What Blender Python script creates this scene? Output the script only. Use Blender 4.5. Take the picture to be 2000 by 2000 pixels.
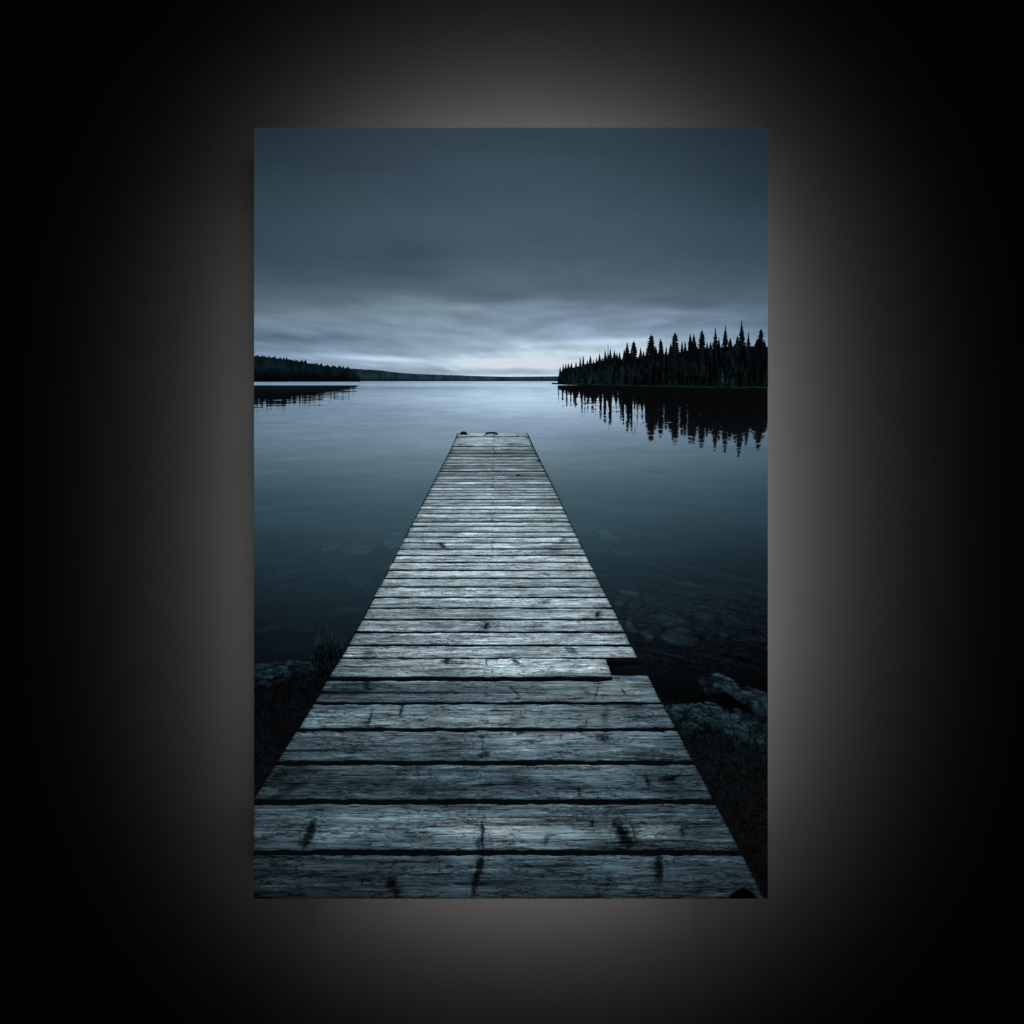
import bpy, math, random
import numpy as np

# ------------------------------------------------------------------ camera, light, exposure
# Scale: one unit of the measuring grid is 1 mm.  The picture panel is about 1.0 x 1.5 m and hangs
# 0.30 m in front of a black wall; a lamp behind it throws the halo, a lamp behind the camera lights it.
scene = bpy.context.scene
for o in list(bpy.data.objects):
    bpy.data.objects.remove(o)
COL = scene.collection
CZ = 1.5                                   # height of the panel's middle line above the floor

cam_d = bpy.data.cameras.new("camera")
cam_d.sensor_width = 36.0
cam_d.lens = 72.0
cam_d.clip_start = 0.05
cam_d.clip_end = 100.0
cam = bpy.data.objects.new("camera", cam_d)
cam.location = (0.0, -4.0, CZ)
cam.rotation_euler = (math.radians(90), 0, 0)
COL.objects.link(cam)
scene.camera = cam

world = bpy.data.worlds.new("World")
scene.world = world
world.use_nodes = True
world.node_tree.nodes["Background"].inputs[0].default_value = (0, 0, 0, 1)
world.node_tree.nodes["Background"].inputs[1].default_value = 0.0

def area_lamp(name, loc, rot, sx, sy, power, color, shape, spread):
    d = bpy.data.lights.new(name, 'AREA')
    d.shape = shape
    d.size, d.size_y = sx, sy
    d.energy = power
    d.color = color
    d.spread = math.radians(spread)
    o = bpy.data.objects.new(name, d)
    o.location = loc
    o.rotation_euler = rot
    COL.objects.link(o)
    return o

# room lamp, behind the camera, shining on the picture
area_lamp("room_lamp", (0.0, -5.2, CZ), (math.radians(90), 0, 0), 2.4, 2.4, 262.0, (1, 1, 1), 'RECTANGLE', 180)
# halo lamp, behind the panel, shining back on the wall
area_lamp("halo_lamp", (0.0255, 0.0347, CZ + 0.003), (math.radians(90), 0, 0), 0.56, 1.15, 4000.0,
          (1.0, 1.0, 1.0), 'RECTANGLE', 148.5)

vs = scene.view_settings
scene.display_settings.display_device = 'sRGB'
vs.view_transform = 'Standard'
vs.look = 'None'
vs.exposure = 0.0
vs.gamma = 1.0
vs.use_curve_mapping = False
scene.render.engine = 'CYCLES'
scene.render.resolution_x = 1024
scene.render.resolution_y = 1024

# ------------------------------------------------------------------ helpers
rng = np.random.default_rng(7)
random.seed(7)
PX0, PX1, PY0, PY1 = 496.3, 1499.6, 249.4, 1754.6      # panel edges on the millimetre grid
BASE = np.array([(PX0 + PX1) / 2000 - 1.0, 0.0, CZ + (1000 - PY1) / 1000])   # bottom middle of the panel

def local(px, py, lay):
    """millimetre grid -> panel space (metres from the panel's bottom middle), lay = ink layer in mm"""
    px = np.asarray(px, float); py = np.asarray(py, float)
    x = (px - 1000) / 1000 - BASE[0]
    z = CZ + (1000 - py) / 1000 - BASE[2]
    y = np.full_like(x, -lay * 0.001)
    return np.stack([x, y, z], -1)

def lin(rgb):
    c = np.clip(np.asarray(rgb, float), 0, 255) / 255.0
    return np.where(c <= 0.04045, c / 12.92, ((c + 0.055) / 1.055) ** 2.4)

def _hash(ix, iy, seed):
    h = (ix.astype(np.int64) * 374761393 + iy.astype(np.int64) * 668265263 + seed * 2147483647) & 0xffffffff
    h = ((h ^ (h >> 13)) * 1274126177) & 0xffffffff
    h = h ^ (h >> 16)
    return (h & 0xffff) / 65535.0

def vnoise(x, y, seed=0):
    x = np.asarray(x, float); y = np.asarray(y, float)
    ix = np.floor(x); iy = np.floor(y)
    fx = x - ix; fy = y - iy
    fx = fx * fx * fx * (fx * (fx * 6 - 15) + 10); fy = fy * fy * fy * (fy * (fy * 6 - 15) + 10)
    a = _hash(ix, iy, seed); b = _hash(ix + 1, iy, seed)
    c = _hash(ix, iy + 1, seed); d = _hash(ix + 1, iy + 1, seed)
    return (a * (1 - fx) + b * fx) * (1 - fy) + (c * (1 - fx) + d * fx) * fy

def fbm(x, y, seed=0, octv=4, gain=0.5):
    s = 0; a = 1; t = 0
    for k in range(octv):
        s = s + a * vnoise(x * 2 ** k + 17.3 * k, y * 2 ** k - 9.1 * k, seed + k * 31)
        t += a; a *= gain
    return s / t                                    # 0..1, mean 0.5

def cubic(xs, vals, q):
    """smooth (Catmull-Rom) interpolation along axis 0 of vals"""
    xs = np.asarray(xs, float); vals = np.asarray(vals, float)
    m = np.zeros_like(vals)
    dx = np.diff(xs).reshape((-1,) + (1,) * (vals.ndim - 1))
    sl = np.diff(vals, axis=0) / dx
    m[0] = sl[0]; m[-1] = sl[-1]
    m[1:-1] = (sl[:-1] * dx[1:] + sl[1:] * dx[:-1]) / (dx[1:] + dx[:-1])
    q = np.clip(q, xs[0], xs[-1])
    i = np.clip(np.searchsorted(xs, q) - 1, 0, len(xs) - 2)
    h = (xs[i + 1] - xs[i]); t = (q - xs[i]) / h
    sh = q.shape + (1,) * (vals.ndim - 1)
    h = h.reshape(sh); t = t.reshape(sh)
    return ((2 * t ** 3 - 3 * t ** 2 + 1) * vals[i] + (t ** 3 - 2 * t ** 2 + t) * h * m[i]
            + (-2 * t ** 3 + 3 * t ** 2) * vals[i + 1] + (t ** 3 - t ** 2) * h * m[i + 1])

def table(xs, ys, vals, X, Y):
    """vals[row(y)][col(x)] -> colour field; X varies along axis 1, Y along axis 0 of the grids"""
    vals = np.asarray(vals, float)
    rows = cubic(ys, vals, Y[:, 0])                           # ny, ncol, 3
    return np.swapaxes(cubic(xs, np.swapaxes(rows, 0, 1), X[0]), 0, 1)

def smooth(a, b, x):
    t = np.clip((x - a) / (b - a), 0, 1)
    return t * t * (3 - 2 * t)

def link(name, me, mat, parent):
    o = bpy.data.objects.new(name, me)
    COL.objects.link(o)
    if mat: me.materials.append(mat)
    if parent: o.parent = parent
    return o

def mesh_of(name, verts, faces, cols=None, vec=None):
    me = bpy.data.meshes.new(name)
    verts = np.asarray(verts, float).reshape(-1, 3)
    faces = np.asarray(faces, np.int32)
    n, k = faces.shape
    me.vertices.add(len(verts)); me.vertices.foreach_set('co', verts.ravel())
    me.loops.add(n * k); me.loops.foreach_set('vertex_index', faces.ravel())
    me.polygons.add(n)
    me.polygons.foreach_set('loop_start', np.arange(n, dtype=np.int32) * k)
    me.polygons.foreach_set('loop_total', np.full(n, k, np.int32))
    me.polygons.foreach_set('use_smooth', np.zeros(n, bool))
    me.update(calc_edges=True)
    if cols is not None:
        a = me.attributes.new('ink', 'FLOAT_COLOR', 'POINT')
        c = np.ones((len(verts), 4), np.float32); c[:, :3] = np.asarray(cols).reshape(-1, 3)
        a.data.foreach_set('color', c.ravel())
    if vec is not None:
        a = me.attributes.new('grain', 'FLOAT_VECTOR', 'POINT')
        a.data.foreach_set('vector', np.asarray(vec, np.float32).ravel())
    me.validate()
    return me

def grid_faces(ny, nx):
    i = np.arange(ny - 1)[:, None] * nx + np.arange(nx - 1)[None, :]
    return np.stack([i, i + nx, i + nx + 1, i + 1], -1).reshape(-1, 4)     # faces the camera (-Y)

def sheet(name, X, Y, rgb, lay, mat, parent, vec=None):
    """a sheet of ink given by grids X, Y (mm) and colours rgb (sRGB 0..255)"""
    ny, nx = X.shape
    return link(name, mesh_of(name, local(X, Y, lay), grid_faces(ny, nx), lin(rgb),
                              None if vec is None else vec.reshape(-1, 3)), mat, parent)

# ------------------------------------------------------------------ materials
def new_mat(name):
    m = bpy.data.materials.new(name)
    m.use_nodes = True
    nt = m.node_tree
    b = nt.nodes["Principled BSDF"]
    b.inputs["Roughness"].default_value = 0.75
    b.inputs["Specular IOR Level"].default_value = 0.0
    return m, nt, b

def N(nt, typ, **kw):
    n = nt.nodes.new(typ)
    for k, v in kw.items(): setattr(n, k, v)
    return n

def mth(nt, op, a, b=None, c=None, clamp=False):
    n = N(nt, 'ShaderNodeMath', operation=op, use_clamp=clamp)
    for i, v in enumerate((a, b, c)):
        if v is None: continue
        if isinstance(v, (int, float)): n.inputs[i].default_value = v
        else: nt.links.new(v, n.inputs[i])
    return n.outputs[0]

def rng_map(nt, v, a, b, c, d, soft=False):
    n = N(nt, 'ShaderNodeMapRange', interpolation_type='SMOOTHSTEP' if soft else 'LINEAR')
    nt.links.new(v, n.inputs[0])
    for i, q in enumerate((a, b, c, d)): n.inputs[i + 1].default_value = q
    return n.outputs[0]

def scaled(nt, vec, s):
    n = N(nt, 'ShaderNodeVectorMath', operation='MULTIPLY')
    nt.links.new(vec, n.inputs[0]); n.inputs[1].default_value = s
    return n.outputs[0]

def noise(nt, vec, s, detail=3.0, rough=0.55, dist=0.0):
    n = N(nt, 'ShaderNodeTexNoise')
    n.inputs['Scale'].default_value = 1.0
    n.inputs['Detail'].default_value = detail
    n.inputs['Roughness'].default_value = rough
    n.inputs['Distortion'].default_value = dist
    nt.links.new(scaled(nt, vec, s), n.inputs['Vector'])
    return n.outputs['Fac']

def tint(nt, bsdf, col, fac):
    n = N(nt, 'ShaderNodeVectorMath', operation='SCALE')
    nt.links.new(col, n.inputs[0]); nt.links.new(fac, n.inputs['Scale'])
    nt.links.new(n.outputs[0], bsdf.inputs['Base Color'])

def ink_attr(nt):
    return N(nt, 'ShaderNodeAttribute', attribute_name='ink').outputs['Color']

def obj_vec(nt):
    return N(nt, 'ShaderNodeTexCoord').outputs['Object']

def make_sky_ink():
    m, nt, b = new_mat("sky_ink")
    v = obj_vec(nt)
    a = noise(nt, v, (5, 1, 60), 4, 0.5)
    tint(nt, b, ink_attr(nt), rng_map(nt, a, 0.3, 0.7, 0.975, 1.025))
    return m

def make_water_ink():
    m, nt, b = new_mat("water_ink")
    v = obj_vec(nt)
    a = noise(nt, v, (16, 1, 260), 4, 0.6, 0.3)
    c = noise(nt, v, (60, 1, 520), 3, 0.6, 0.4)
    f = mth(nt, 'MULTIPLY', rng_map(nt, a, 0.3, 0.7, 0.955, 1.045), rng_map(nt, c, 0.3, 0.7, 0.965, 1.035))
    tint(nt, b, ink_attr(nt), f)
    return m

def make_forest_ink(name, sx, sz, lo, hi):
    m, nt, b = new_mat(name)
    v = obj_vec(nt)
    a = noise(nt, v, (sx, 30, sz), 4, 0.65, 0.6)
    c = noise(nt, v, (60, 1, 40), 2, 0.5)
    f = mth(nt, 'MULTIPLY', rng_map(nt, a, 0.42, 0.72, lo, hi), rng_map(nt, c, 0.35, 0.65, 0.6, 1.3))
    tint(nt, b, ink_attr(nt), f)
    return m

def make_plain_ink(name):
    m, nt, b = new_mat(name)
    a = noise(nt, obj_vec(nt), (120, 1, 300), 3, 0.5)
    tint(nt, b, ink_attr(nt), rng_map(nt, a, 0.3, 0.7, 0.8, 1.2))
    return m

def make_soil_ink():
    m, nt, b = new_mat("soil_ink")
    v = obj_vec(nt)
    a = noise(nt, v, (150, 1, 190), 5, 0.75, 2.0)
    w = noise(nt, v, (90, 1, 110), 3, 0.6, 3.0)
    s = noise(nt, v, (430, 1, 430), 1, 0.5)
    ridge = rng_map(nt, mth(nt, 'ABSOLUTE', mth(nt, 'SUBTRACT', w, 0.5)), 0.0, 0.022, 3.4, 0.0, True)
    f = mth(nt, 'ADD', rng_map(nt, a, 0.40, 0.72, 0.15, 2.6), mth(nt, 'MULTIPLY', ridge, rng_map(nt, a, 0.45, 0.6, 0.0, 1.0)))
    f = mth(nt, 'ADD', f, rng_map(nt, s, 0.69, 0.77, 0.0, 13.0))
    tint(nt, b, ink_attr(nt), f)
    return m

def make_wood_ink():
    """weathered board: long grain streaks, dark checks and fine crackle; 'grain' holds the board's own
    metres (along, across, board number)"""
    m, nt, b = new_mat("weathered_wood_ink")
    g = N(nt, 'ShaderNodeAttribute', attribute_name='grain').outputs['Vector']
    long_ = noise(nt, g, (1.7, 40, 7), 5, 0.66, 0.3)
    fine = noise(nt, g, (8, 190, 3), 4, 0.7, 0.4)
    blot = noise(nt, g, (5, 9, 5), 3, 0.55, 0.4)
    f = mth(nt, 'MULTIPLY', rng_map(nt, long_, 0.34, 0.66, 0.42, 1.54), rng_map(nt, fine, 0.33, 0.67, 0.40, 1.62))
    f = mth(nt, 'MULTIPLY', f, rng_map(nt, blot, 0.3, 0.7, 0.72, 1.26))
    # long dark checks in the grain, and short dark dashes
    chk = noise(nt, g, (2.8, 95, 11), 4, 0.62, 0.5)
    f = mth(nt, 'MULTIPLY', f, rng_map(nt, chk, 0.35, 0.42, 0.25, 1.0, True))
    dash = noise(nt, g, (17, 210, 13), 3, 0.6, 0.9)
    f = mth(nt, 'MULTIPLY', f, rng_map(nt, dash, 0.37, 0.45, 0.24, 1.0, True))
    # pale weathered flecks
    flk = noise(nt, g, (13, 120, 19), 3, 0.6, 0.5)
    f = mth(nt, 'MULTIPLY', f, rng_map(nt, flk, 0.56, 0.66, 1.0, 1.7, True))
    # fine crackle, only in patches
    wob = N(nt, 'ShaderNodeTexNoise')
    wob.inputs['Scale'].default_value = 1.0; wob.inputs['Detail'].default_value = 3.0
    nt.links.new(scaled(nt, g, (24, 110, 3)), wob.inputs['Vector'])
    off = N(nt, 'ShaderNodeVectorMath', operation='MULTIPLY_ADD')
    nt.links.new(wob.outputs['Color'], off.inputs[0]); off.inputs[1].default_value = (2.6, 2.0, 0)
    nt.links.new(scaled(nt, g, (30, 125, 5)), off.inputs[2])
    vor = N(nt, 'ShaderNodeTexVoronoi', feature='DISTANCE_TO_EDGE')
    vor.inputs['Scale'].default_value = 1.0
    nt.links.new(off.outputs[0], vor.inputs['Vector'])
    gate = noise(nt, g, (6, 26, 9), 3, 0.6)
    line = rng_map(nt, vor.outputs['Distance'], 0.02, 0.11, 0.0, 1.0, True)
    keep = rng_map(nt, gate, 0.38, 0.58, 0.0, 0.70, True)
    crack = mth(nt, 'SUBTRACT', 1.0, mth(nt, 'MULTIPLY', mth(nt, 'SUBTRACT', 1.0, line), keep))
    f = mth(nt, 'MULTIPLY', f, crack)
    tint(nt, b, ink_attr(nt), f)
    return m

def make_rock_ink():
    m, nt, b = new_mat("cracked_rock_ink")
    g = N(nt, 'ShaderNodeAttribute', attribute_name='grain').outputs['Vector']
    wob = N(nt, 'ShaderNodeTexNoise')
    wob.inputs['Scale'].default_value = 1.0; wob.inputs['Detail'].default_value = 4.0
    nt.links.new(scaled(nt, g, (14, 30, 3)), wob.inputs['Vector'])
    f = None
    for (sx, sy, amp, w, dark) in ((9, 24, 1.8, 0.05, 0.9), (26, 95, 2.4, 0.10, 0.5)):
        off = N(nt, 'ShaderNodeVectorMath', operation='MULTIPLY_ADD')
        nt.links.new(wob.outputs['Color'], off.inputs[0]); off.inputs[1].default_value = (amp, amp, 0)
        nt.links.new(scaled(nt, g, (sx, sy, 5)), off.inputs[2])
        vor = N(nt, 'ShaderNodeTexVoronoi', feature='DISTANCE_TO_EDGE')
        vor.inputs['Scale'].default_value = 1.0
        nt.links.new(off.outputs[0], vor.inputs['Vector'])
        q = rng_map(nt, vor.outputs['Distance'], 0.01, w, 1 - dark, 1.0, True)
        f = q if f is None else mth(nt, 'MULTIPLY', f, q)
    a = noise(nt, g, (30, 70, 4), 4, 0.65, 0.6)
    f = mth(nt, 'MULTIPLY', f, rng_map(nt, a, 0.34, 0.66, 0.55, 1.5))
    tint(nt, b, ink_attr(nt), f)
    return m

M_SKY, M_WATER, M_SOIL, M_WOOD = make_sky_ink(), make_water_ink(), make_soil_ink(), make_wood_ink()
M_ROCK = make_rock_ink()
M_FOREST = make_forest_ink("spruce_ink", 190, 34, 0.3, 3.3)
M_HILL = make_forest_ink("hill_ink", 330, 60, 0.75, 1.5)
M_PLAIN = make_plain_ink("flat_ink")

# ------------------------------------------------------------------ the wall
def build_wall():
    m, nt, b = new_mat("black_wall_paint")
    v = obj_vec(nt)
    a = noise(nt, v, (9, 9, 9), 4, 0.5)
    c = noise(nt, v, (160, 160, 160), 2, 0.5)
    f = mth(nt, 'MULTIPLY', rng_map(nt, a, 0.3, 0.7, 0.97, 1.03), rng_map(nt, c, 0.3, 0.7, 0.975, 1.025))
    k = N(nt, 'ShaderNodeRGB'); k.outputs[0].default_value = (0.000600, 0.000600, 0.000605, 1)
    tint(nt, b, k.outputs[0], f)
    x0, x1, z0, z1, y0, y1 = -4, 4, -1.0, 4.5, 0.30, 0.50
    v = [(x0, y0, z0), (x1, y0, z0), (x1, y0, z1), (x0, y0, z1), (x0, y1, z0), (x1, y1, z0), (x1, y1, z1), (x0, y1, z1)]
    f = [(0, 1, 2, 3), (5, 4, 7, 6), (4, 0, 3, 7), (1, 5, 6, 2), (3, 2, 6, 7), (4, 5, 1, 0)]
    o = link("wall", mesh_of("wall", v, f), m, None)
    o["kind"] = "structure"
build_wall()

# ------------------------------------------------------------------ the panel
root = bpy.data.objects.new("wall_picture", None)
root.location = BASE
COL.objects.link(root)
root["label"] = "tall frameless picture of a grey jetty and dark lake, glowing from behind on black wall"
root["category"] = "picture"

def build_panel():
    m, nt, b = new_mat("panel_edge_black")
    a = noise(nt, obj_vec(nt), (300, 300, 300), 2, 0.5)
    b.inputs['Base Color'].default_value = (0.01, 0.011, 0.012, 1)
    b.inputs['Roughness'].default_value = 0.6
    k = N(nt, 'ShaderNodeRGB'); k.outputs[0].default_value = (0.01, 0.011, 0.012, 1)
    tint(nt, b, k.outputs[0], rng_map(nt, a, 0.3, 0.7, 0.85, 1.15))
    w, h, t, c = (PX1 - PX0) / 2000, (PY1 - PY0) / 1000, 0.014, 0.0012
    rings = [(c, 0.0), (0, c), (0, t - c), (c, t)]
    vs_ = []
    for ins, y in rings:
        vs_ += [(-w + ins, y, ins), (w - ins, y, ins), (w - ins, y, h - ins), (-w + ins, y, h - ins)]
    fs = [(0, 1, 2, 3), (15, 14, 13, 12)]
    for r in range(3):
        for k_ in range(4):
            a0, a1 = r * 4 + k_, r * 4 + (k_ + 1) % 4
            fs.append((a0, a0 + 4, a1 + 4, a1))
    link("panel", mesh_of("panel", vs_, fs), m, root)
build_panel()

def build_baffles():
    """two slim rails pinned to the panel's back; they shade the wall just outside its left and lower edge"""
    m, nt, b = new_mat("baffle_black")
    k = N(nt, 'ShaderNodeRGB'); k.outputs[0].default_value = (0.004, 0.004, 0.004, 1)
    tint(nt, b, k.outputs[0], rng_map(nt, noise(nt, obj_vec(nt), (80, 80, 80), 2), 0.3, 0.7, 0.85, 1.15))
    def box(V, F, x0, x1, y0, y1, z0, z1):
        n = len(V)
        V += [(x0, y0, z0), (x1, y0, z0), (x1, y0, z1), (x0, y0, z1), (x0, y1, z0), (x1, y1, z0), (x1, y1, z1), (x0, y1, z1)]
        F += [tuple(n + i for i in q) for q in ((0, 1, 2, 3), (5, 4, 7, 6), (4, 0, 3, 7), (1, 5, 6, 2), (3, 2, 6, 7), (4, 5, 1, 0))]
    for (x0, x1, z0, z1) in ((-0.475, -0.435, -0.69, 0.70), (-0.40, 0.40, -0.727, -0.712)):
        V, F = [], []
        box(V, F, x0, x1, 0.25, 0.254, z0, z1)
        for e in (0.06, 0.94):                         # pins holding the added baffle to the panel's back
            cx, cz = (0.5 * (x0 + x1), z0 + e * (z1 - z0)) if z1 - z0 > x1 - x0 else (x0 + e * (x1 - x0), 0.5 * (z0 + z1))
            box(V, F, cx - 0.003, cx + 0.003, 0.0145, 0.2495, cz - 0.003, cz + 0.003)
        V = np.array(V) + np.array([0, 0, CZ]) - BASE
        link("shade_baffle", mesh_of("shade_baffle", V, F), m, root)
build_baffles()

# ------------------------------------------------------------------ printed sky
def gauss2(X, Y, cx, cy, rx, ry, slope=0.0):
    return np.exp(-(((X - cx) / rx) ** 2 + ((Y - cy - slope * (X - cx)) / ry) ** 2))

SKY_X = [496, 750, 1000, 1250, 1500]
SKY_Y = [249, 350, 450, 500, 545, 580, 610, 640, 665, 690, 710, 730, 752]
SKY = [
 [(34, 48, 56), (46, 61, 71), (51, 67, 77), (45, 61, 71), (32, 46, 55)],
 [(45, 62, 72), (55, 71, 83), (62, 79, 92), (57, 74, 86), (40, 56, 66)],
 [(55, 73, 86), (66, 84, 96), (69, 88, 101), (66, 85, 98), (53, 71, 84)],
 [(59, 77, 91), (67, 85, 97), (75, 93, 107), (73, 91, 105), (61, 79, 93)],
 [(72, 90, 104), (78, 96, 109), (87, 104, 118), (84, 101, 115), (73, 92, 106)],
 [(88, 104, 117), (100, 117, 129), (96, 112, 124), (98, 114, 128), (84, 102, 117)],
 [(104, 121, 135), (117, 135, 148), (126, 144, 161), (121, 138, 155), (98, 117, 133)],
 [(112, 130, 147), (123, 142, 158), (138, 155, 173), (137, 154, 175), (110, 130, 150)],
 [(106, 124, 142), (130, 149, 168), (154, 173, 191), (172, 189, 206), (122, 143, 164)],
 [(128, 148, 171), (148, 168, 187), (188, 203, 216), (206, 219, 229), (140, 161, 181)],
 [(140, 160, 180), (168, 186, 202), (216, 227, 235), (216, 227, 235), (146, 167, 186)],
 [(140, 160, 178), (148, 168, 186), (184, 200, 213), (184, 200, 213), (140, 162, 180)],
 [(150, 170, 186), (158, 178, 194), (196, 210, 220), (190, 206, 216), (150, 170, 186)],
]
def build_sky():
    xs = np.arange(PX0, PX1 + 0.1, (PX1 - PX0) / 330)
    ys = np.linspace(PY0, 752, 260)
    X, Y = np.meshgrid(xs, ys)
    c = table(SKY_X, SKY_Y, SKY, X, Y)
    p = 760 - Y
    u = (X - 1010) / (p + 40) * 1.9
    v = np.log(p + 26) * 6.5
    n1 = fbm(u * 1.3 + 0.25 * v, v, 3, 5) - 0.5
    n2 = fbm(u * 0.7 + 8, v * 2.3, 11, 4) - 0.5
    low = smooth(470, 640, Y)
    amp = 0.05 + 0.13 * low
    g = 1 + amp * n1 * 1.45 + (0.015 + 0.075 * smooth(560, 720, Y)) * n2
    add = np.zeros_like(X)
    for (cx, cy, rx, ry, sl, k) in [
        (735, 700, 130, 6.0, 0.045, 46), (1010, 706, 70, 7, 0.02, 34), (1050, 712, 75, 5, 0.0, 24),
        (1180, 668, 115, 7, -0.01, 30), (1100, 690, 80, 6, 0.02, 24), (1000, 672, 70, 6, 0.0, 14), (985, 733, 105, 2.0, 0.0, 46), (1060, 733, 50, 1.8, 0, 34),
        (580, 658, 120, 7, 0.03, -12), (890, 600, 130, 7, 0.0, 12), (1085, 592, 70, 8, 0.02, 11), (800, 585, 55, 6, 0.25, 8),
        (900, 569, 140, 10, 0.10, -8), (800, 490, 60, 30, 0.2, -5), (815, 540, 90, 10, 0.12, -5), (1290, 590, 130, 8, 0.03, -8),
        (1120, 618, 110, 5, -0.09, -11), (1250, 640, 90, 5, -0.05, -9), (960, 648, 90, 5, -0.05, -8), (930, 725, 150, 3.5, 0.01, -12),
        (1050, 723, 70, 4, 0.0, -12), (1020, 732, 90, 2.0, 0, -12), (870, 655, 60, 4, 0.03, 10), (1330, 610, 90, 5, 0.02, 9),
        (610, 622, 130, 7, 0.06, 8), (1420, 650, 60, 6, 0.05, 6)]:
        wob = 4 * (fbm(X / 60, Y / 30, 5, 2) - 0.5)
        add += k * gauss2(X, Y + wob, cx, cy, rx, ry, sl)
    # lower edges of the cloud deck, paler just below each edge
    for (ex, ey, k, fall) in [
        ([496, 560, 700, 800, 900, 1000, 1110, 1200, 1260, 1330, 1500], [622, 612, 594, 574, 592, 586, 564, 578, 592, 606, 592], 8, 44),
        ([496, 620, 800, 900, 1040, 1100, 1190, 1290, 1400, 1500], [664, 668, 650, 662, 650, 626, 641, 622, 634, 640], 7, 22),
        ([496, 600, 760, 900, 1000, 1080, 1180, 1300, 1500], [648, 640, 628, 622, 632, 606, 612, 604, 620], 5, 18),
        ([900, 960, 1040, 1120, 1200, 1290], [690, 684, 672, 668, 662, 660], 9, 12)]:
        d = Y - np.interp(X, ex, ey) - 12 * (fbm(X / 55, Y / 60, int(k * 7), 3) - 0.5)
        win = smooth(ex[0] - 60, ex[0] + 40, X) * smooth(ex[-1] + 60, ex[-1] - 40, X)
        add += win * k * (smooth(-0.28 * fall, 0.42 * fall, d) * np.exp(-np.clip(d, 0, None) / fall) - 0.35 * np.exp(-(np.clip(-d, 0, None) / fall) ** 2) * (d < 0))
    c = c * g[..., None] + add[..., None] * np.array([0.97, 1.0, 1.03])
    c = c * (1 + np.array([-0.030, 0.0, 0.012]) * smooth(540, 640, Y)[..., None]) * (1 + 0.03 * smooth(560, 420, Y))[..., None]
    c = np.minimum(c, [219, 229, 240])
    sheet("printed_sky", X, Y, c, 0.2, M_SKY, root)
build_sky()

# ------------------------------------------------------------------ printed lake
LAKE_X = [496, 720, 1000, 1250, 1500]
LAKE_Y = [744, 757, 775, 800, 840, 880, 920, 960, 1000, 1050, 1100, 1150, 1200, 1250, 1310, 1760]
LAKE = [
 [(120, 144, 162), (128, 150, 168), (170, 188, 204), (140, 160, 176), (90, 112, 126)],
 [(116, 140, 158), (134, 155, 173), (168, 187, 204), (160, 178, 196), (90, 110, 124)],
 [(116, 138, 156), (146, 166, 184), (186, 203, 217), (176, 193, 208), (96, 118, 132)],
 [(112, 134, 150), (134, 154, 172), (170, 188, 204), (160, 178, 196), (98, 120, 136)],
 [(108, 130, 145), (124, 145, 160), (138, 158, 175), (126, 146, 163), (92, 114, 130)],
 [(92, 116, 128), (108, 130, 143), (116, 138, 151), (100, 122, 136), (78, 101, 116)],
 [(74, 99, 111), (88, 111, 123), (94, 117, 129), (84, 107, 118), (64, 87, 101)],
 [(60, 84, 96), (70, 94, 106), (74, 98, 109), (67, 91, 102), (54, 77, 90)],
 [(51, 75, 86), (58, 82, 93), (62, 86, 97), (57, 80, 91), (46, 68, 80)],
 [(41, 62, 72), (49, 70, 80), (52, 73, 83), (46, 67, 77), (36, 55, 65)],
 [(33, 51, 60), (39, 59, 68), (40, 60, 69), (35, 53, 62), (27, 41, 49)],
 [(26, 40, 48), (31, 48, 56), (32, 49, 57), (28, 42, 50), (22, 33, 40)],
 [(20, 31, 38), (24, 37, 45), (25, 38, 45), (22, 33, 40), (15, 23, 29)],
 [(15, 23, 29), (17, 27, 34), (16, 24, 31), (15, 23, 29), (10, 15, 19)],
 [(10, 15, 19), (11, 16, 21), (9, 14, 17), (8, 13, 16), (6, 8, 10)],
 [(6, 8, 9), (6, 8, 9), (6, 8, 9), (6, 8, 9), (5, 6, 7)],
]
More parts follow.
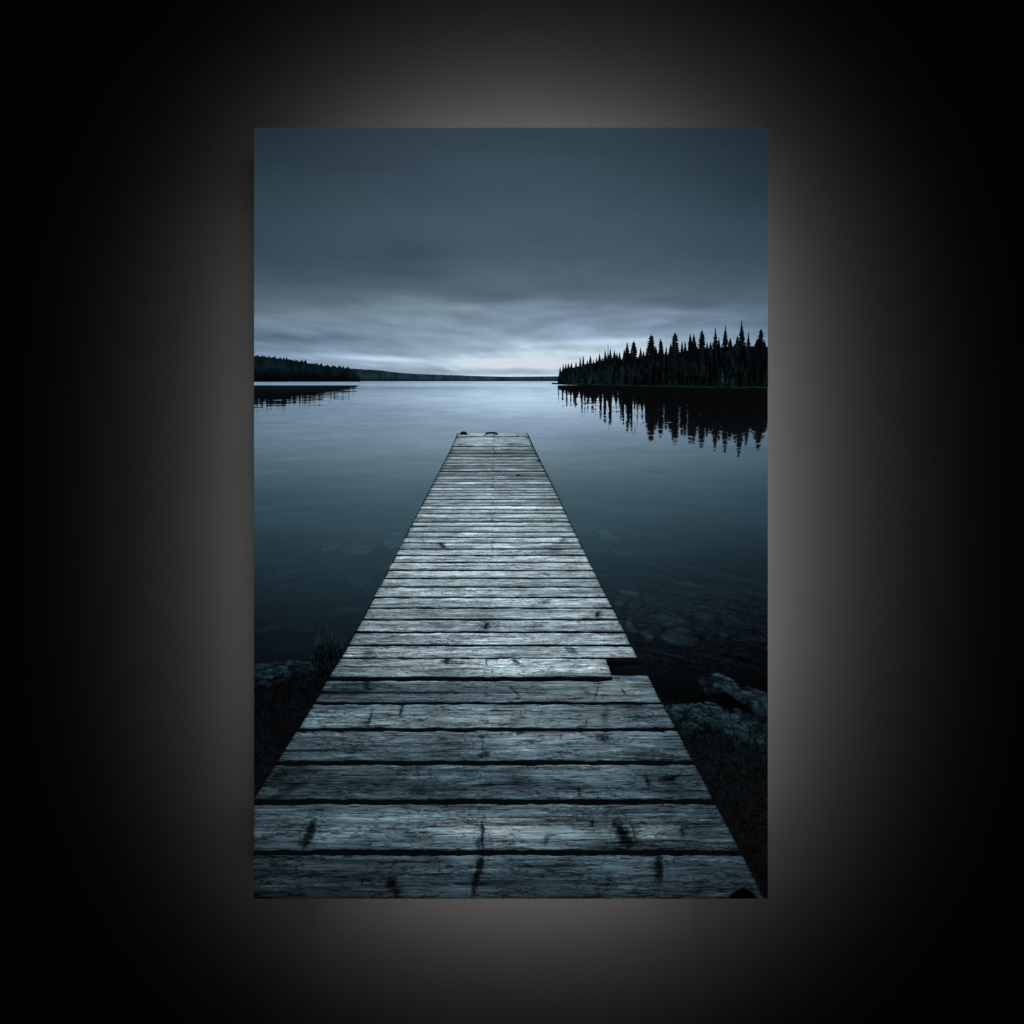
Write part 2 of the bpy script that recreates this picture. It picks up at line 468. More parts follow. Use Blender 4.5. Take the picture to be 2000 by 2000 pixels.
def stone_field(X, Y):
    """submerged stones and slabs near the bank: (cx, cy, rx, ry, slope, gain)"""
    a = np.zeros_like(X)
    wx = X + 20 * (fbm(X / 20, Y / 12, 71, 3) - 0.5); wy = Y + 13 * (fbm(X / 24, Y / 10, 72, 3) - 0.5)
    for (cx, cy, rx, ry, sl, k) in [
        (700, 1072, 34, 11, -0.15, 10), (772, 1055, 22, 13, -0.3, 11), (645, 1070, 22, 4, -0.25, 8), (705, 1136, 27, 10, -0.12, 9),
        (702, 1150, 30, 3, 0.0, 6), (560, 1120, 22, 8, -0.2, 5), (585, 1225, 30, 9, -0.05, 7), (530, 1225, 30, 8, -0.2, 7),
        (680, 1193, 24, 7, -0.05, 6), (620, 1262, 18, 7, 0.1, 6), (560, 1265, 40, 6, -0.1, 4),
        (1186, 1046, 22, 9, 0.2, 10), (1222, 1080, 26, 6, 0.15, 6), (1227, 1157, 26, 5, 0.05, 16), (1211, 1176, 9, 11, 0.0, 17),
        (1240, 1180, 12, 9, 0.2, 12), (1234, 1222, 12, 11, 0.9, 22), (1262, 1240, 16, 10, 0.4, 18), (1275, 1250, 16, 6, 0.5, 12),
        (1310, 1212, 36, 12, 0.15, 12), (1327, 1246, 32, 17, 0.05, 17), (1378, 1205, 24, 7, 0.1, 9), (1412, 1243, 10, 5, 0.1, 20),
        (1465, 1250, 38, 5, 0.08, 13), (1355, 1143, 36, 4, 0.22, 8), (1345, 1160, 30, 8, 0.15, 8), (1300, 1275, 40, 5, 0.25, 9),
        (1350, 1290, 14, 5, 0.2, 12), (1425, 1195, 34, 3.5, 0.2, 9), (1480, 1196, 24, 3, 0.2, 8), (1385, 1185, 20, 3, 0.2, 12)]:
        d = ((wx - cx) / rx) ** 2 + ((wy - cy - sl * (wx - cx)) / ry) ** 2
        core = 1 - smooth(0.55, 1.35, d)
        rim = np.exp(-((d - 1.5) / 0.45) ** 2)
        a += 0.9 * k * core - 0.30 * k * rim
    return a

def build_lake():
    xs = np.linspace(PX0, PX1, 402)
    ys = np.concatenate([np.linspace(744.2, 1010, 180), np.linspace(1012, 1340, 165), np.linspace(1345, PY1, 40)])
    X, Y = np.meshgrid(xs, ys)
    c = table(LAKE_X, LAKE_Y, LAKE, X, Y)
    q = Y - 735
    u = (X - 1000) / (q + 30); w = np.log(q + 8) * 7
    n = fbm(u * 2.2 + 3, w * 3.2, 21, 5, 0.55) - 0.5
    n2 = fbm(u * 1.0, w * 1.3, 27, 3) - 0.5
    c = c * (1 + 0.12 * n + 0.09 * n2)[..., None]
    # calm line just off the far shore, then the far hills' own dark reflection
    add = 22 * np.exp(-((Y - 752) / 4.0) ** 2) - 20 * np.exp(-((Y - 757.5) / 3.0) ** 2) * smooth(1150, 760, X) * (0.4 + 1.2 * fbm(X / 50, Y / 1.3, 37, 3))
    add = add + 16 * gauss2(X, Y, 1020, 780, 130, 28)
    # ripples in the shallows, running with the bank
    sh = smooth(1030, 1130, Y) * (1 - smooth(1290, 1340, Y))
    rp = fbm((X - 0.6 * (Y - 1100)) / 60, (Y - 0.22 * X * np.sign(X - 960)) / 4.2, 33, 4, 0.6) - 0.5
    add = add + sh * 17 * rp * np.where(X > 960, 1.0, 0.5)
    fine = fbm((X + Y) / 9, (Y - 0.2 * X) / 3.0, 35, 3, 0.6) - 0.5
    shr = sh * smooth(1180, 1240, X) * smooth(1130, 1190, Y)
    add = add + shr * 30 * np.clip(fine, -0.15, 1) + stone_field(X, Y) * (0.6 + 1.6 * rp) * 1.1
    c = np.clip(c + add[..., None] * np.array([0.62, 0.92, 1.06]), 2, 255)
    c = c * (1 + (np.array([-0.03, 0.0, 0.022])) * (1 - smooth(840, 900, Y))[..., None])
    sheet("printed_lake", X, Y, c, 0.4, M_WATER, root)
build_lake()

# ------------------------------------------------------------------ printed hills and forests
def ribbon(name, xs, tops, bots, rows, colfn, lay, mat, parent):
    t = np.linspace(0, 1, rows)[:, None]
    X = np.broadcast_to(xs[None, :], (rows, len(xs))).copy()
    Y = tops[None, :] * (1 - t) + bots[None, :] * t
    return sheet(name, X, Y, colfn(X, Y, t), lay, mat, parent)

def build_far_shore():
    xs = np.arange(660, 1102, 1.0)
    top = np.interp(xs, [660, 690, 740, 780, 830, 880, 930, 960, 1000, 1040, 1090, 1102],
                    [719, 720.5, 723.5, 728.5, 731.5, 733, 734.5, 735.6, 736.3, 735.8, 735.2, 735.2])
    top = top - 1.6 * np.clip(fbm(xs / 5, xs * 0, 41, 3) - 0.45, 0, 1) * smooth(960, 900, xs) - 0.4 * fbm(xs / 3, xs * 0, 42, 2)
    bot = np.full_like(xs, 744.6)
    def col(X, Y, t):
        a = np.array([26, 45, 55]); b = np.array([38, 58, 74])
        f = smooth(760, 960, X)[..., None]
        c = a * (1 - f) + b * f
        return c * (1 - 0.55 * smooth(0.62, 0.95, t + 0 * X))[..., None]
    ribbon("printed_hill", xs, top, bot, 7, col, 0.6, M_HILL, root)

def build_left_forest():
    xs = np.arange(PX0, 704.5, 0.75)
    ridge = np.interp(xs, [496, 530, 570, 610, 640, 665, 683, 688, 697, 703, 704.5], [696, 699, 704, 711, 715.5, 718.5, 721, 726, 732, 735, 744])
    top = ridge - 0.0
    for _ in range(75):
        x0 = rng.uniform(497, 688); h = rng.uniform(1.0, 4.2) * (1.25 if rng.random() < 0.2 else 1)
        w = rng.uniform(1.0, 2.3)
        base = np.interp(x0, xs, ridge)
        top = np.minimum(top, base - h + np.abs(xs - x0) / w * h * 0.9 + 0 * xs)
    for x0, y0 in ((590, 700), (597, 700), (512, 691.5), (628, 707.5), (670, 712.8), (680, 714), (537, 693), (560, 696), (649, 712), (662, 713)):
        top = np.minimum(top, y0 + np.abs(xs - x0) * 3.3)
    top = np.minimum(top, ridge)
    bot = np.full_like(xs, 745.6) + 0.4 * smooth(600, 500, xs)
    def col(X, Y, t):
        s = fbm(X / 3.0, Y / 14, 51, 3)
        c = np.array([12, 23, 28])[None, None] * (0.55 + 0.9 * s)[..., None]
        return c * (1 - 0.65 * smooth(0.35, 0.9, t + 0 * X))[..., None]
    ribbon("printed_forest", xs, top, bot, 22, col, 0.9, M_HILL, root)
build_far_shore(); build_left_forest()

# spruces on the right shore: (x, top, half width near the top part, kind); kinds: c = spire, b = bushy head, s = snag-thin
TREES = [
 (1094, 716, 3, 'c'), (1100, 711, 3, 'c'), (1105, 710, 4, 'c'), (1110, 709, 5, 'c'), (1116, 708, 5, 'c'), (1125, 706, 4, 'c'),
 (1133, 698, 3, 'c'), (1139, 695, 3, 'c'), (1147, 703, 5, 'c'), (1153, 694, 4, 'c'), (1159, 702, 4, 'c'), (1165, 698, 4, 'c'),
 (1171, 690, 4, 'c'), (1176, 697, 4, 'c'), (1182, 684, 4, 'c'), (1187.5, 671, 1.6, 's'), (1192, 681, 3.5, 'c'), (1200, 684, 5, 'c'),
 (1205, 688, 4, 'c'), (1210, 687, 4, 'c'), (1219, 682, 4, 'c'), (1225, 668, 4.5, 'c'), (1233, 681, 4, 'c'), (1238, 664.5, 8, 'b'),
 (1251, 679, 4, 'c'), (1257, 684, 4, 'c'), (1263, 681, 4, 'c'), (1272, 653, 11, 'b'), (1281, 676, 5, 'c'), (1290.5, 661.5, 7, 'b'),
 (1301, 676, 3, 'c'), (1310, 671, 6, 'c'), (1318.5, 649, 9, 'b'), (1332, 666, 3.2, 'c'), (1338, 666, 3.2, 'c'), (1348, 651, 4, 'c'),
 (1355, 652, 5, 'c'), (1362, 676, 5, 'c'), (1371, 644, 8.5, 'b'), (1381, 667, 4, 'c'), (1387.5, 667, 5, 'c'), (1397, 639, 6, 't'),
 (1404, 660, 3.5, 'c'), (1410, 672, 5, 'c'), (1416.5, 634, 5.5, 't'), (1426, 660, 7, 'c'), (1434, 672, 5, 'c'), (1440, 656, 7, 'c'),
 (1448.5, 625, 5.5, 't'), (1455, 668, 6, 'c'), (1461.5, 648, 5, 't'), (1470, 675, 7, 'c'), (1478, 662, 7, 'c'), (1486, 642, 9, 'b'),
 (1493, 664, 5, 'c'), (1498, 678, 3, 'c')]
def shore_y(x):
    return np.interp(x, [1085, 1110, 1180, 1300, 1400, 1500], [748.5, 750, 752, 755, 757, 757.5])
def tree_profile(tr, k):
    """rows from top to foot: (y, left half width, right half width)"""
    x, top, hw, kind = tr
    r = np.random.default_rng(100 + k)
    base = float(shore_y(x)) + 1.0
    n = int((base - top) / 1.15)
    y = top + (base - top) * (np.arange(n + 1) / n)
    d = y - top
    if kind == 'c':   w = np.minimum(0.6 + d * 0.21 * hw / 4, hw * (1.15 + d / 130))
    elif kind == 's': w = np.minimum(0.3 + d * 0.035, hw) + np.clip(d - 16, 0, 50) * 0.12
    elif kind == 't': w = 0.6 + np.minimum(d, 14) * 0.10 + np.clip(d - 11, 0, 22) * 0.25 * hw / 6 + np.clip(d - 34, 0, 90) * 0.05
    else:             w = 1.08 * hw * (1 - np.exp(-d / 8.0)) * (0.74 + 0.26 * smooth(8, 45, d)) + 0.4
    step = {'c': 3.4, 's': 3.0, 't': 4.2, 'b': 4.6}[kind]
    out = []
    for s in (-1, 1):
        ph = r.uniform(0, 1); saw = ((d / step + ph) % 1.0)
        rough = r.uniform(0.72, 1.12, n + 1)
        fac = (0.62 + 0.5 * saw) * rough if kind != 'c' else (0.8 + 0.28 * saw) * rough
        if kind in 'bt': fac = np.where(r.random(n + 1) < 0.10, fac * 0.5, fac)
        ww = np.maximum(w * fac, 0.35); ww[0] = 0.12
        out.append(ww)
    return x + 0.0, y, out[0], out[1]
PROFILES = [tree_profile(t, k) for k, t in enumerate(TREES)]
UNDER_X = np.array([1085, 1092, 1100, 1140, 1180, 1220, 1260, 1300, 1340, 1380, 1420, 1460, 1500])
UNDER_Y = np.array([750, 730, 722, 713, 706, 700, 696, 692, 686, 681, 679, 678, 677])

def build_right_forest():
    # the dark mass between the trunks is the part, each spruce a sub-part
    xs = np.arange(1089, PX1 + 0.4, 0.8); xs[-1] = PX1
    top = np.interp(xs, UNDER_X, UNDER_Y) + 10 * (fbm(xs / 5, xs * 0, 61, 3) - 0.5)
    bot = shore_y(xs) + 0.8
    def col(X, Y, t):
        s = fbm(X / 4, Y / 12, 62, 3)
        c = np.array([7, 13, 15])[None, None] * (0.5 + 0.9 * s)[..., None]
        return c
    wood = ribbon("printed_forest", xs, top, np.maximum(bot, top + 0.5), 30, col, 0.9, M_FOREST, root)
    for k, (x, y, wl, wr) in enumerate(PROFILES):
        u = np.array([-1, -0.5, 0, 0.5, 1.0])
        W = np.where(u[None, :] < 0, wl[:, None], wr[:, None])
        X = np.minimum(x + u[None, :] * W, PX1)
        Y = np.broadcast_to(y[:, None], X.shape).copy()
        droop = np.abs(u)[None, :] * 1.2
        Y = Y + droop * (np.arange(len(y))[:, None] > 0)
        far = smooth(1300, 1110, np.array(float(x)))
        c0 = np.array([6, 10, 12]) * (1 - far) + np.array([9, 17, 21]) * far
        c0 = c0 * rng.uniform(0.7, 1.4)
        low = smooth(700, 750, Y)[..., None] * smooth(1200, 1330, np.array(float(x)))
        rows = fbm(X / 5 + 40 * k, Y / 2.6, 63, 3)[..., None]
        c = c0 * (0.35 + 1.3 * rows) * (1 - 0.3 * low) + low * rows * np.array([2, 9, 5])
        sheet("spruce", X, Y, c, 1.0 + 0.03 * k, M_FOREST, wood)
    # paler saplings at the water's edge
    for k, (x, top_, hw, g) in enumerate(((1411, 720, 5, (38, 62, 66)), (1431, 722, 3, (18, 44, 36)), (1470, 728, 6, (22, 34, 36)),
                                          (1205, 728, 4, (22, 38, 44)), (1380, 735, 8, (14, 44, 24)), (1307, 722, 1.6, (26, 40, 46)),
                                          (1342, 728, 4, (14, 30, 26)), (1160, 730, 2, (22, 40, 42)))):
        x_, y, wl, wr = tree_profile((x, top_, hw, 't'), 300 + k)
        u = np.array([-1, 0, 1.0]); W = np.where(u[None, :] < 0, wl[:, None], wr[:, None])
        X = x + u[None, :] * W; Y = np.broadcast_to(y[:, None], X.shape).copy() + np.abs(u)[None, :] * 1.4
        r = rng.uniform(0.1, 1.1, (len(y), 1)) * np.ones((1, 3))
        sheet("spruce", X, Y, np.array(g)[None, None] * r[..., None] * 0.8, 2.8 + 0.03 * k, M_FOREST, wood)
    # grassy edge of the shore
    xs = np.arange(1078, PX1 + 0.4, 1.2); xs[-1] = PX1
    top = shore_y(xs) - 1.7 - 3.2 * np.clip(fbm(xs / 6, xs * 0, 66, 3) - 0.45, 0, 1) * smooth(1200, 1330, xs)
    top = np.where(xs < 1100, shore_y(xs) - 0.6, top)
    bot = shore_y(xs) + 2.0
    def gcol(X, Y, t):
        s = fbm(X / 8, Y / 1.5, 67, 3)[..., None]
        c = np.array([15, 35, 26]) * (0.3 + 1.3 * s)
        edge = smooth(1120, 1100, X)[..., None]
        c = c * (1 - edge) + np.array([7, 10, 13]) * edge
        return c * (1 - 0.7 * smooth(0.45, 1.0, t + 0 * X))[..., None]
    ribbon("printed_shore", xs, top, bot, 6, gcol, 3.1, M_PLAIN, root)
build_right_forest()

# ------------------------------------------------------------------ printed reflections (broken into ripple strips)
def strips(name, rows, inside, col, lay, step=0.7):
    V, F, C = [], [], []
    for (y0, y1, xs) in rows:
        m = inside(xs, 0.5 * (y0 + y1))
        d = np.diff(np.concatenate([[0], m.astype(int), [0]]))
        for a, b in zip(np.where(d == 1)[0], np.where(d == -1)[0]):
            xa, xb = xs[a] - step / 2, min(xs[b - 1] + step / 2, PX1)
            xa = max(xa, PX0)
            if xb - xa < 0.5: continue
            n = len(V)
            V += [(xa, y0), (xa, y1), (xb, y1), (xb, y0)]
            F.append((n, n + 1, n + 2, n + 3)); C += [col if not callable(col) else col(0.5 * (xa + xb), y0)] * 4
    V = np.array(V)
    me = mesh_of(name, local(V[:, 0], V[:, 1], lay), F, lin(np.array(C)))
    return link(name, me, M_PLAIN, root)

def forest_mask(x, y):
    m = y > np.interp(x, UNDER_X, UNDER_Y)
    for (cx, yy, wl, wr) in PROFILES:
        L = np.interp(y, yy, wl, left=0); R = np.interp(y, yy, wr, left=0)
        m |= (x > cx - L) & (x < cx + R) & (y > yy[0])
    return m & (x > 1089)

def build_reflections():
    xs = np.arange(1086, PX1, 0.7)
    rows = [(y, y + 0.8, xs) for y in np.arange(752.5, 892, 0.8)]
    SOLID_X = [1085, 1092, 1110, 1140, 1180, 1220, 1260, 1300, 1350, 1400, 1450, 1500]
    SOLID_R = [0, 6, 13, 21, 27, 31, 33, 37, 42, 49, 50, 49]
    def inside(x, y, soft=0.0):
        s = shore_y(x) + 1.5
        r = y - s
        yy = np.full_like(x, y)
        amp = smooth(4, 60, r)
        n = fbm(x / 34, yy / 1.5, 81, 3) - 0.5
        n2 = fbm(x / 9, yy / 1.3, 82, 2) - 0.5
        dx = (2.6 * (fbm(x / 60, yy / 1.35, 83, 2) - 0.5) + 2.0 * n2) * amp
        m = r < 0.88 * np.interp(x, SOLID_X, SOLID_R) + 1.5 * soft + 9 * n * amp + 4 * n2 * amp + 15 * (fbm(x / 4.5, x * 0, 86, 2) - 0.5)
        src = s - (r * 0.985 - 1.5 * soft + 3 * n * amp)
        for (cx, ty, wl, wr) in PROFILES:
            px = x - cx + dx + 0.07 * np.clip(r - 40, 0, 100) * (1 if cx > 1430 else 0.2)
            L = np.interp(src, ty, wl, left=0) * 0.84 + 0.3 + soft; R = np.interp(src, ty, wr, left=0) * 0.84 + 0.3 + soft
            ok = (px > -L) & (px < R) & (src > ty[0])
            h = ty[-1] - ty[0]
            ok &= fbm(x / 16 + cx, yy / 1.5, 84, 2) > 0.02 + 0.36 * smooth(0.65 * h, 1.05 * h, r) + 0.25 * smooth(1200, 1100, x) * smooth(10, 35, r)
            m |= ok
        # open hatching where the low point of the shore mirrors
        sr = np.interp(x, SOLID_X, SOLID_R)
        hatch = 0.75 * vnoise(x / 2.7, x * 0, 88) + 0.25 * vnoise(x / 1.4, yy / 5, 89) + 0.25 * n
        m &= ~((hatch > 0.98 - 0.55 * smooth(0.25, 1.5, r / (sr + 4)) + 0.05 * soft) & (x < 1260))
        dashes = fbm(x / 22, yy / 1.05, 90, 2)
        m |= (dashes > 0.78 - 0.02 * soft) & (r < sr * 1.75) & (r > 5)
        edge = smooth(1128, 1094, x) * 3.0 - 1.6
        return m & (x > 1089) & (r > edge)
    def blend(k):
        def f(x, y):
            w = np.array([np.interp(y, [750, 800, 840, 890], v) for v in ((126, 128, 108, 80), (146, 148, 130, 104), (164, 166, 146, 118))])
            r = y - float(shore_y(x))
            q = k + (1 - k) * 0.10 * float(smooth(45, 125, np.array(r)))
            return np.array([7, 9, 11]) * (1 - q) + w * q
        return f
    strips("printed_reflection", rows, lambda x, y: inside(x, y, 1.7) & ~inside(x, y, 0.7), blend(0.66), 0.65)
    strips("printed_reflection", rows, lambda x, y: inside(x, y, 0.7) & ~inside(x, y), blend(0.33), 0.7)
    strips("printed_reflection", rows, inside, blend(0.0), 0.75)

    xl = np.arange(PX0, 702, 0.7)
    rows = [(y, y + 0.8, xl) for y in np.arange(752.6, 806, 0.8)]
    def inside_l(x, y, soft=0.0):
        r = y - 752.5
        yy = np.full_like(x, y)
        depth = np.interp(x, [496, 520, 560, 600, 640, 670, 684, 700], [37, 36, 32, 27, 21, 15, 9, 0.5]) * 1.0
        n = fbm(x / 45, yy / 0.95, 91, 3) - 0.5
        n3 = fbm(x / 14, yy / 0.8, 93, 2) - 0.5
        spike = fbm(x / 3.2, x * 0, 92, 2) - 0.5
        k = smooth(0.25, 0.9, r / depth)
        return r < depth + 3.0 * soft + (n * 36 + n3 * 10) * k + spike * 20 * k
    def blend_l(k):
        def f(x, y):
            q = k + (1 - k) * 0.55 * float(smooth(560, 705, np.array(x)))
            return np.array([8, 11, 14]) * (1 - q) + np.array([120, 142, 160]) * q
        return f
    strips("printed_reflection", rows, lambda x, y: inside_l(x, y, 2.2) & ~inside_l(x, y, 0.9), blend_l(0.66), 0.65)
    strips("printed_reflection", rows, lambda x, y: inside_l(x, y, 0.9) & ~inside_l(x, y), blend_l(0.35), 0.7)
    strips("printed_reflection", rows, inside_l, blend_l(0.0), 0.75)
build_reflections()

# ------------------------------------------------------------------ printed bank: soil, rocks, stump
def build_bank():
    def bank(xs, top, seed, lay, fade, base):
        t = np.linspace(0, 1, 60)[:, None]
        X = np.broadcast_to(xs[None, :], (60, len(xs))).copy()
        Y = top[None, :] * (1 - t) + PY1 * t
        s = fbm(X / 12, Y / 9, seed, 4)
        c = np.array(base)[None, None] * (0.35 + 1.25 * s)[..., None]
        c = c * (0.35 + 0.65 * smooth(0, 26, Y - top[None, :]))[..., None] * (1 - fade * smooth(1480, 1740, Y))[..., None]
        return sheet("printed_bank", X, Y, np.clip(c, 1.5, 255), lay, M_SOIL, root)
    xs = np.linspace(PX0, 700, 120)
    top = np.interp(xs, [496, 560, 600, 640, 700], [1336, 1326, 1312, 1300, 1296]) + 9 * (fbm(xs / 9, xs * 0, 101, 3) - 0.5)
    bank(xs, top, 102, 0.6, 0.5, (6, 8, 10))
    xs = np.linspace(1180, PX1, 160)
    top = np.interp(xs, [1180, 1260, 1330, 1400, 1500], [1318, 1326, 1372, 1390, 1430]) + 10 * (fbm(xs / 11, xs * 0, 104, 3) - 0.5)
    bank(xs, top, 105, 0.6, 0.3, (10, 12, 14))

def outline_sheet(name, pts_top, pts_bot, rows, base, lay, seed, scale, rough=1.5):
    """a log or slab given by its upper and lower edge"""
    xs = np.arange(min(p[0] for p in pts_top), max(p[0] for p in pts_top) + 0.01, 1.5)
    xs = np.clip(xs, PX0, PX1)
    tp = np.interp(xs, [p[0] for p in pts_top], [p[1] for p in pts_top]) + rough * 2 * (fbm(xs / 7, xs * 0, seed, 3) - 0.5)
    bt = np.interp(xs, [p[0] for p in pts_bot], [p[1] for p in pts_bot]) + rough * 3 * (fbm(xs / 9, xs * 0, seed + 1, 3) - 0.5)
    bt = np.maximum(bt, tp + 0.3)
    t = np.linspace(0, 1, rows)[:, None]
    X = np.broadcast_to(xs[None, :], (rows, len(xs))).copy()
    Y = tp[None, :] * (1 - t) + bt[None, :] * t
    s = fbm(X / 16, (Y - 0.15 * X) / 4, seed + 2, 4)
    c = np.array(base)[None, None] * (0.25 + 1.45 * s)[..., None] * (1 - 0.55 * smooth(0.55, 1, t + 0 * X))[..., None]
    c = c * (0.5 + 0.5 * smooth(0.34, 0.5, fbm(X / 26, Y / 13, seed + 5, 3)))[..., None]
    g = np.stack([(X - 1000) / 1000 * scale, (Y - tp[None, :]) / 1000 * scale, np.full_like(X, seed * 1.7)], -1)
    return sheet(name, X, Y, c, lay, M_ROCK, root, g)

def build_rocks():
    outline_sheet("printed_rock", [(PX0, 1297), (540, 1293), (575, 1289), (603, 1291), (622, 1300)],
                  [(PX0, 1347), (540, 1338), (575, 1325), (603, 1318), (622, 1306)], 26, (26, 42, 52), 0.9, 201, 2.2)
    outline_sheet("printed_rock", [(1290, 1374), (1340, 1375), (1385, 1371), (1420, 1378), (1460, 1392), (PX1, 1405)],
                  [(1290, 1380), (1330, 1432), (1360, 1441), (1400, 1428), (1440, 1462), (PX1, 1478)], 40, (30, 46, 55), 0.9, 211, 2.2, 3.5)
    outline_sheet("printed_rock", [(1362, 1322), (1378, 1315), (1400, 1314), (1430, 1325), (1460, 1341), (PX1, 1354)],
                  [(1362, 1330), (1378, 1352), (1400, 1354), (1425, 1362), (1460, 1386), (PX1, 1410)], 30, (33, 49, 58), 1.1, 221, 2.2, 2.0)
    # black hollow between the two logs
    V = [(1400, 1357), (1412, 1352), (1424, 1356), (1452, 1378), (1458, 1388), (1440, 1382), (1424, 1384), (1406, 1376)]
    V += [(1425, 1370)]
    P = local([p[0] for p in V], [p[1] for p in V], 1.3)
    F = [(8, (i + 1) % 8, i) for i in range(8)]
    link("rock_hollow", mesh_of("rock_hollow", P, F, lin(np.full((9, 3), 3.0))), M_PLAIN, root)
    # black stump in the grass by the jetty
    ang = np.linspace(0, 2 * math.pi, 28, endpoint=False)
    rr = 1 + 0.16 * np.sin(3 * ang + 1) + 0.05 * rng.standard_normal(28)
    vx = np.concatenate([[633], 633 + 20 * rr * np.cos(ang)]); vy = np.concatenate([[1273], 1273 + 15 * rr * np.sin(ang)])
    F = [(0, 1 + (i + 1) % 28, 1 + i) for i in range(28)]
    link("printed_stump", mesh_of("printed_stump", local(vx, vy, 1.0), F, lin(np.tile([4, 6, 7], (29, 1)))), M_PLAIN, root)
build_bank(); build_rocks()

# ------------------------------------------------------------------ printed jetty
VPX, VPY = 965.0, 714.0
L_Y = [846, 873, 1073.6, 1210.4, 1285, 1321.7, 1332.5, 1373, 1377, 1421, 1429, 1486, 1495, 1561, 1760]
L_X = [895, 884, 780, 708.6, 667, 644, 637, 616, 612, 585, 578, 543, 538, 496.4, 380]
R_Y = [846, 850, 873, 928.7, 973, 1016.7, 1061, 1114, 1147, 1167, 1188.7, 1210, 1234, 1259.5, 1285, 1319.5, 1344.6, 1370, 1422.6, 1483, 1560, 1638, 1670, 1754]
R_X = [1029, 1031, 1041, 1069, 1090.6, 1111, 1132, 1159, 1174, 1184.7, 1197, 1206.4, 1219, 1231, 1243.7, 1265, 1277, 1290.7, 1319, 1351, 1391.6, 1431.5, 1449.5, 1491]
# (gap middle y, gap width) from the far end to the viewer
GAPS = [(854, 1.0), (872.8, 1.6), (879.5, 0.5), (886.7, 1.2), (892.5, 0.9), (898.7, 1.0), (905, 0.8), (910, 1.0), (915, 0.8), (921.4, 1.5),
        (926.6, 0.6), (929.9, 1.4), (937.6, 0.9), (941, 0.7), (947, 1.0), (953.5, 0.7), (958.3, 1.0), (962.9, 1.0), (968.7, 0.9),
        (975.7, 1.7), (983, 0.8), (988.7, 1.3), (996, 1.5), (1003.9, 1.5), (1012.5, 1.0), (1020, 1.7), (1029, 1.7), (1039.5, 1.8),
        (1049.8, 1.8), (1060.8, 2.0), (1072.8, 2.0), (1085.4, 2.0), (1099, 2.2), (1114.3, 2.4), (1129.7, 2.4), (1146.8, 2.6),
        (1167, 2.8), (1187.8, 3.0), (1210.4, 3.4), (1235, 3.8), (1260.7, 4.0), (1285.6, 2.4), (1326, 9), (1373.5, 5), (1425, 7),
        (1490, 9), (1566, 10.5), (1665, 11)]
TONE_Y = [846, 862, 880, 900, 920, 945, 975, 1000, 1030, 1060, 1100, 1140, 1170, 1200, 1225, 1250, 1275, 1303, 1350, 1400, 1457, 1528, 1615, 1712, 1756]
#            left, mid-left, middle, mid-right, right
TONE = [(140, 142, 142, 138, 132), (138, 140, 140, 134, 126), (128, 134, 136, 130, 122), (126, 132, 134, 128, 120), (132, 138, 140, 134, 126),
        (140, 146, 148, 140, 132), (150, 158, 160, 152, 142), (150, 160, 164, 158, 146), (146, 158, 164, 158, 146), (152, 164, 168, 162, 150),
        (156, 168, 172, 166, 154), (148, 162, 168, 160, 150), (140, 158, 165, 158, 148), (136, 156, 163, 156, 146), (126, 146, 154, 148, 138),
        (130, 146, 152, 146, 138), (132, 148, 154, 150, 142), (122, 142, 160, 158, 138), (58, 72, 88, 104, 104), (100, 122, 134, 120, 92),
        (72, 92, 110, 104, 78), (46, 64, 78, 78, 62), (62, 92, 108, 96, 66), (42, 54, 62, 66, 56), (40, 50, 58, 60, 50)]
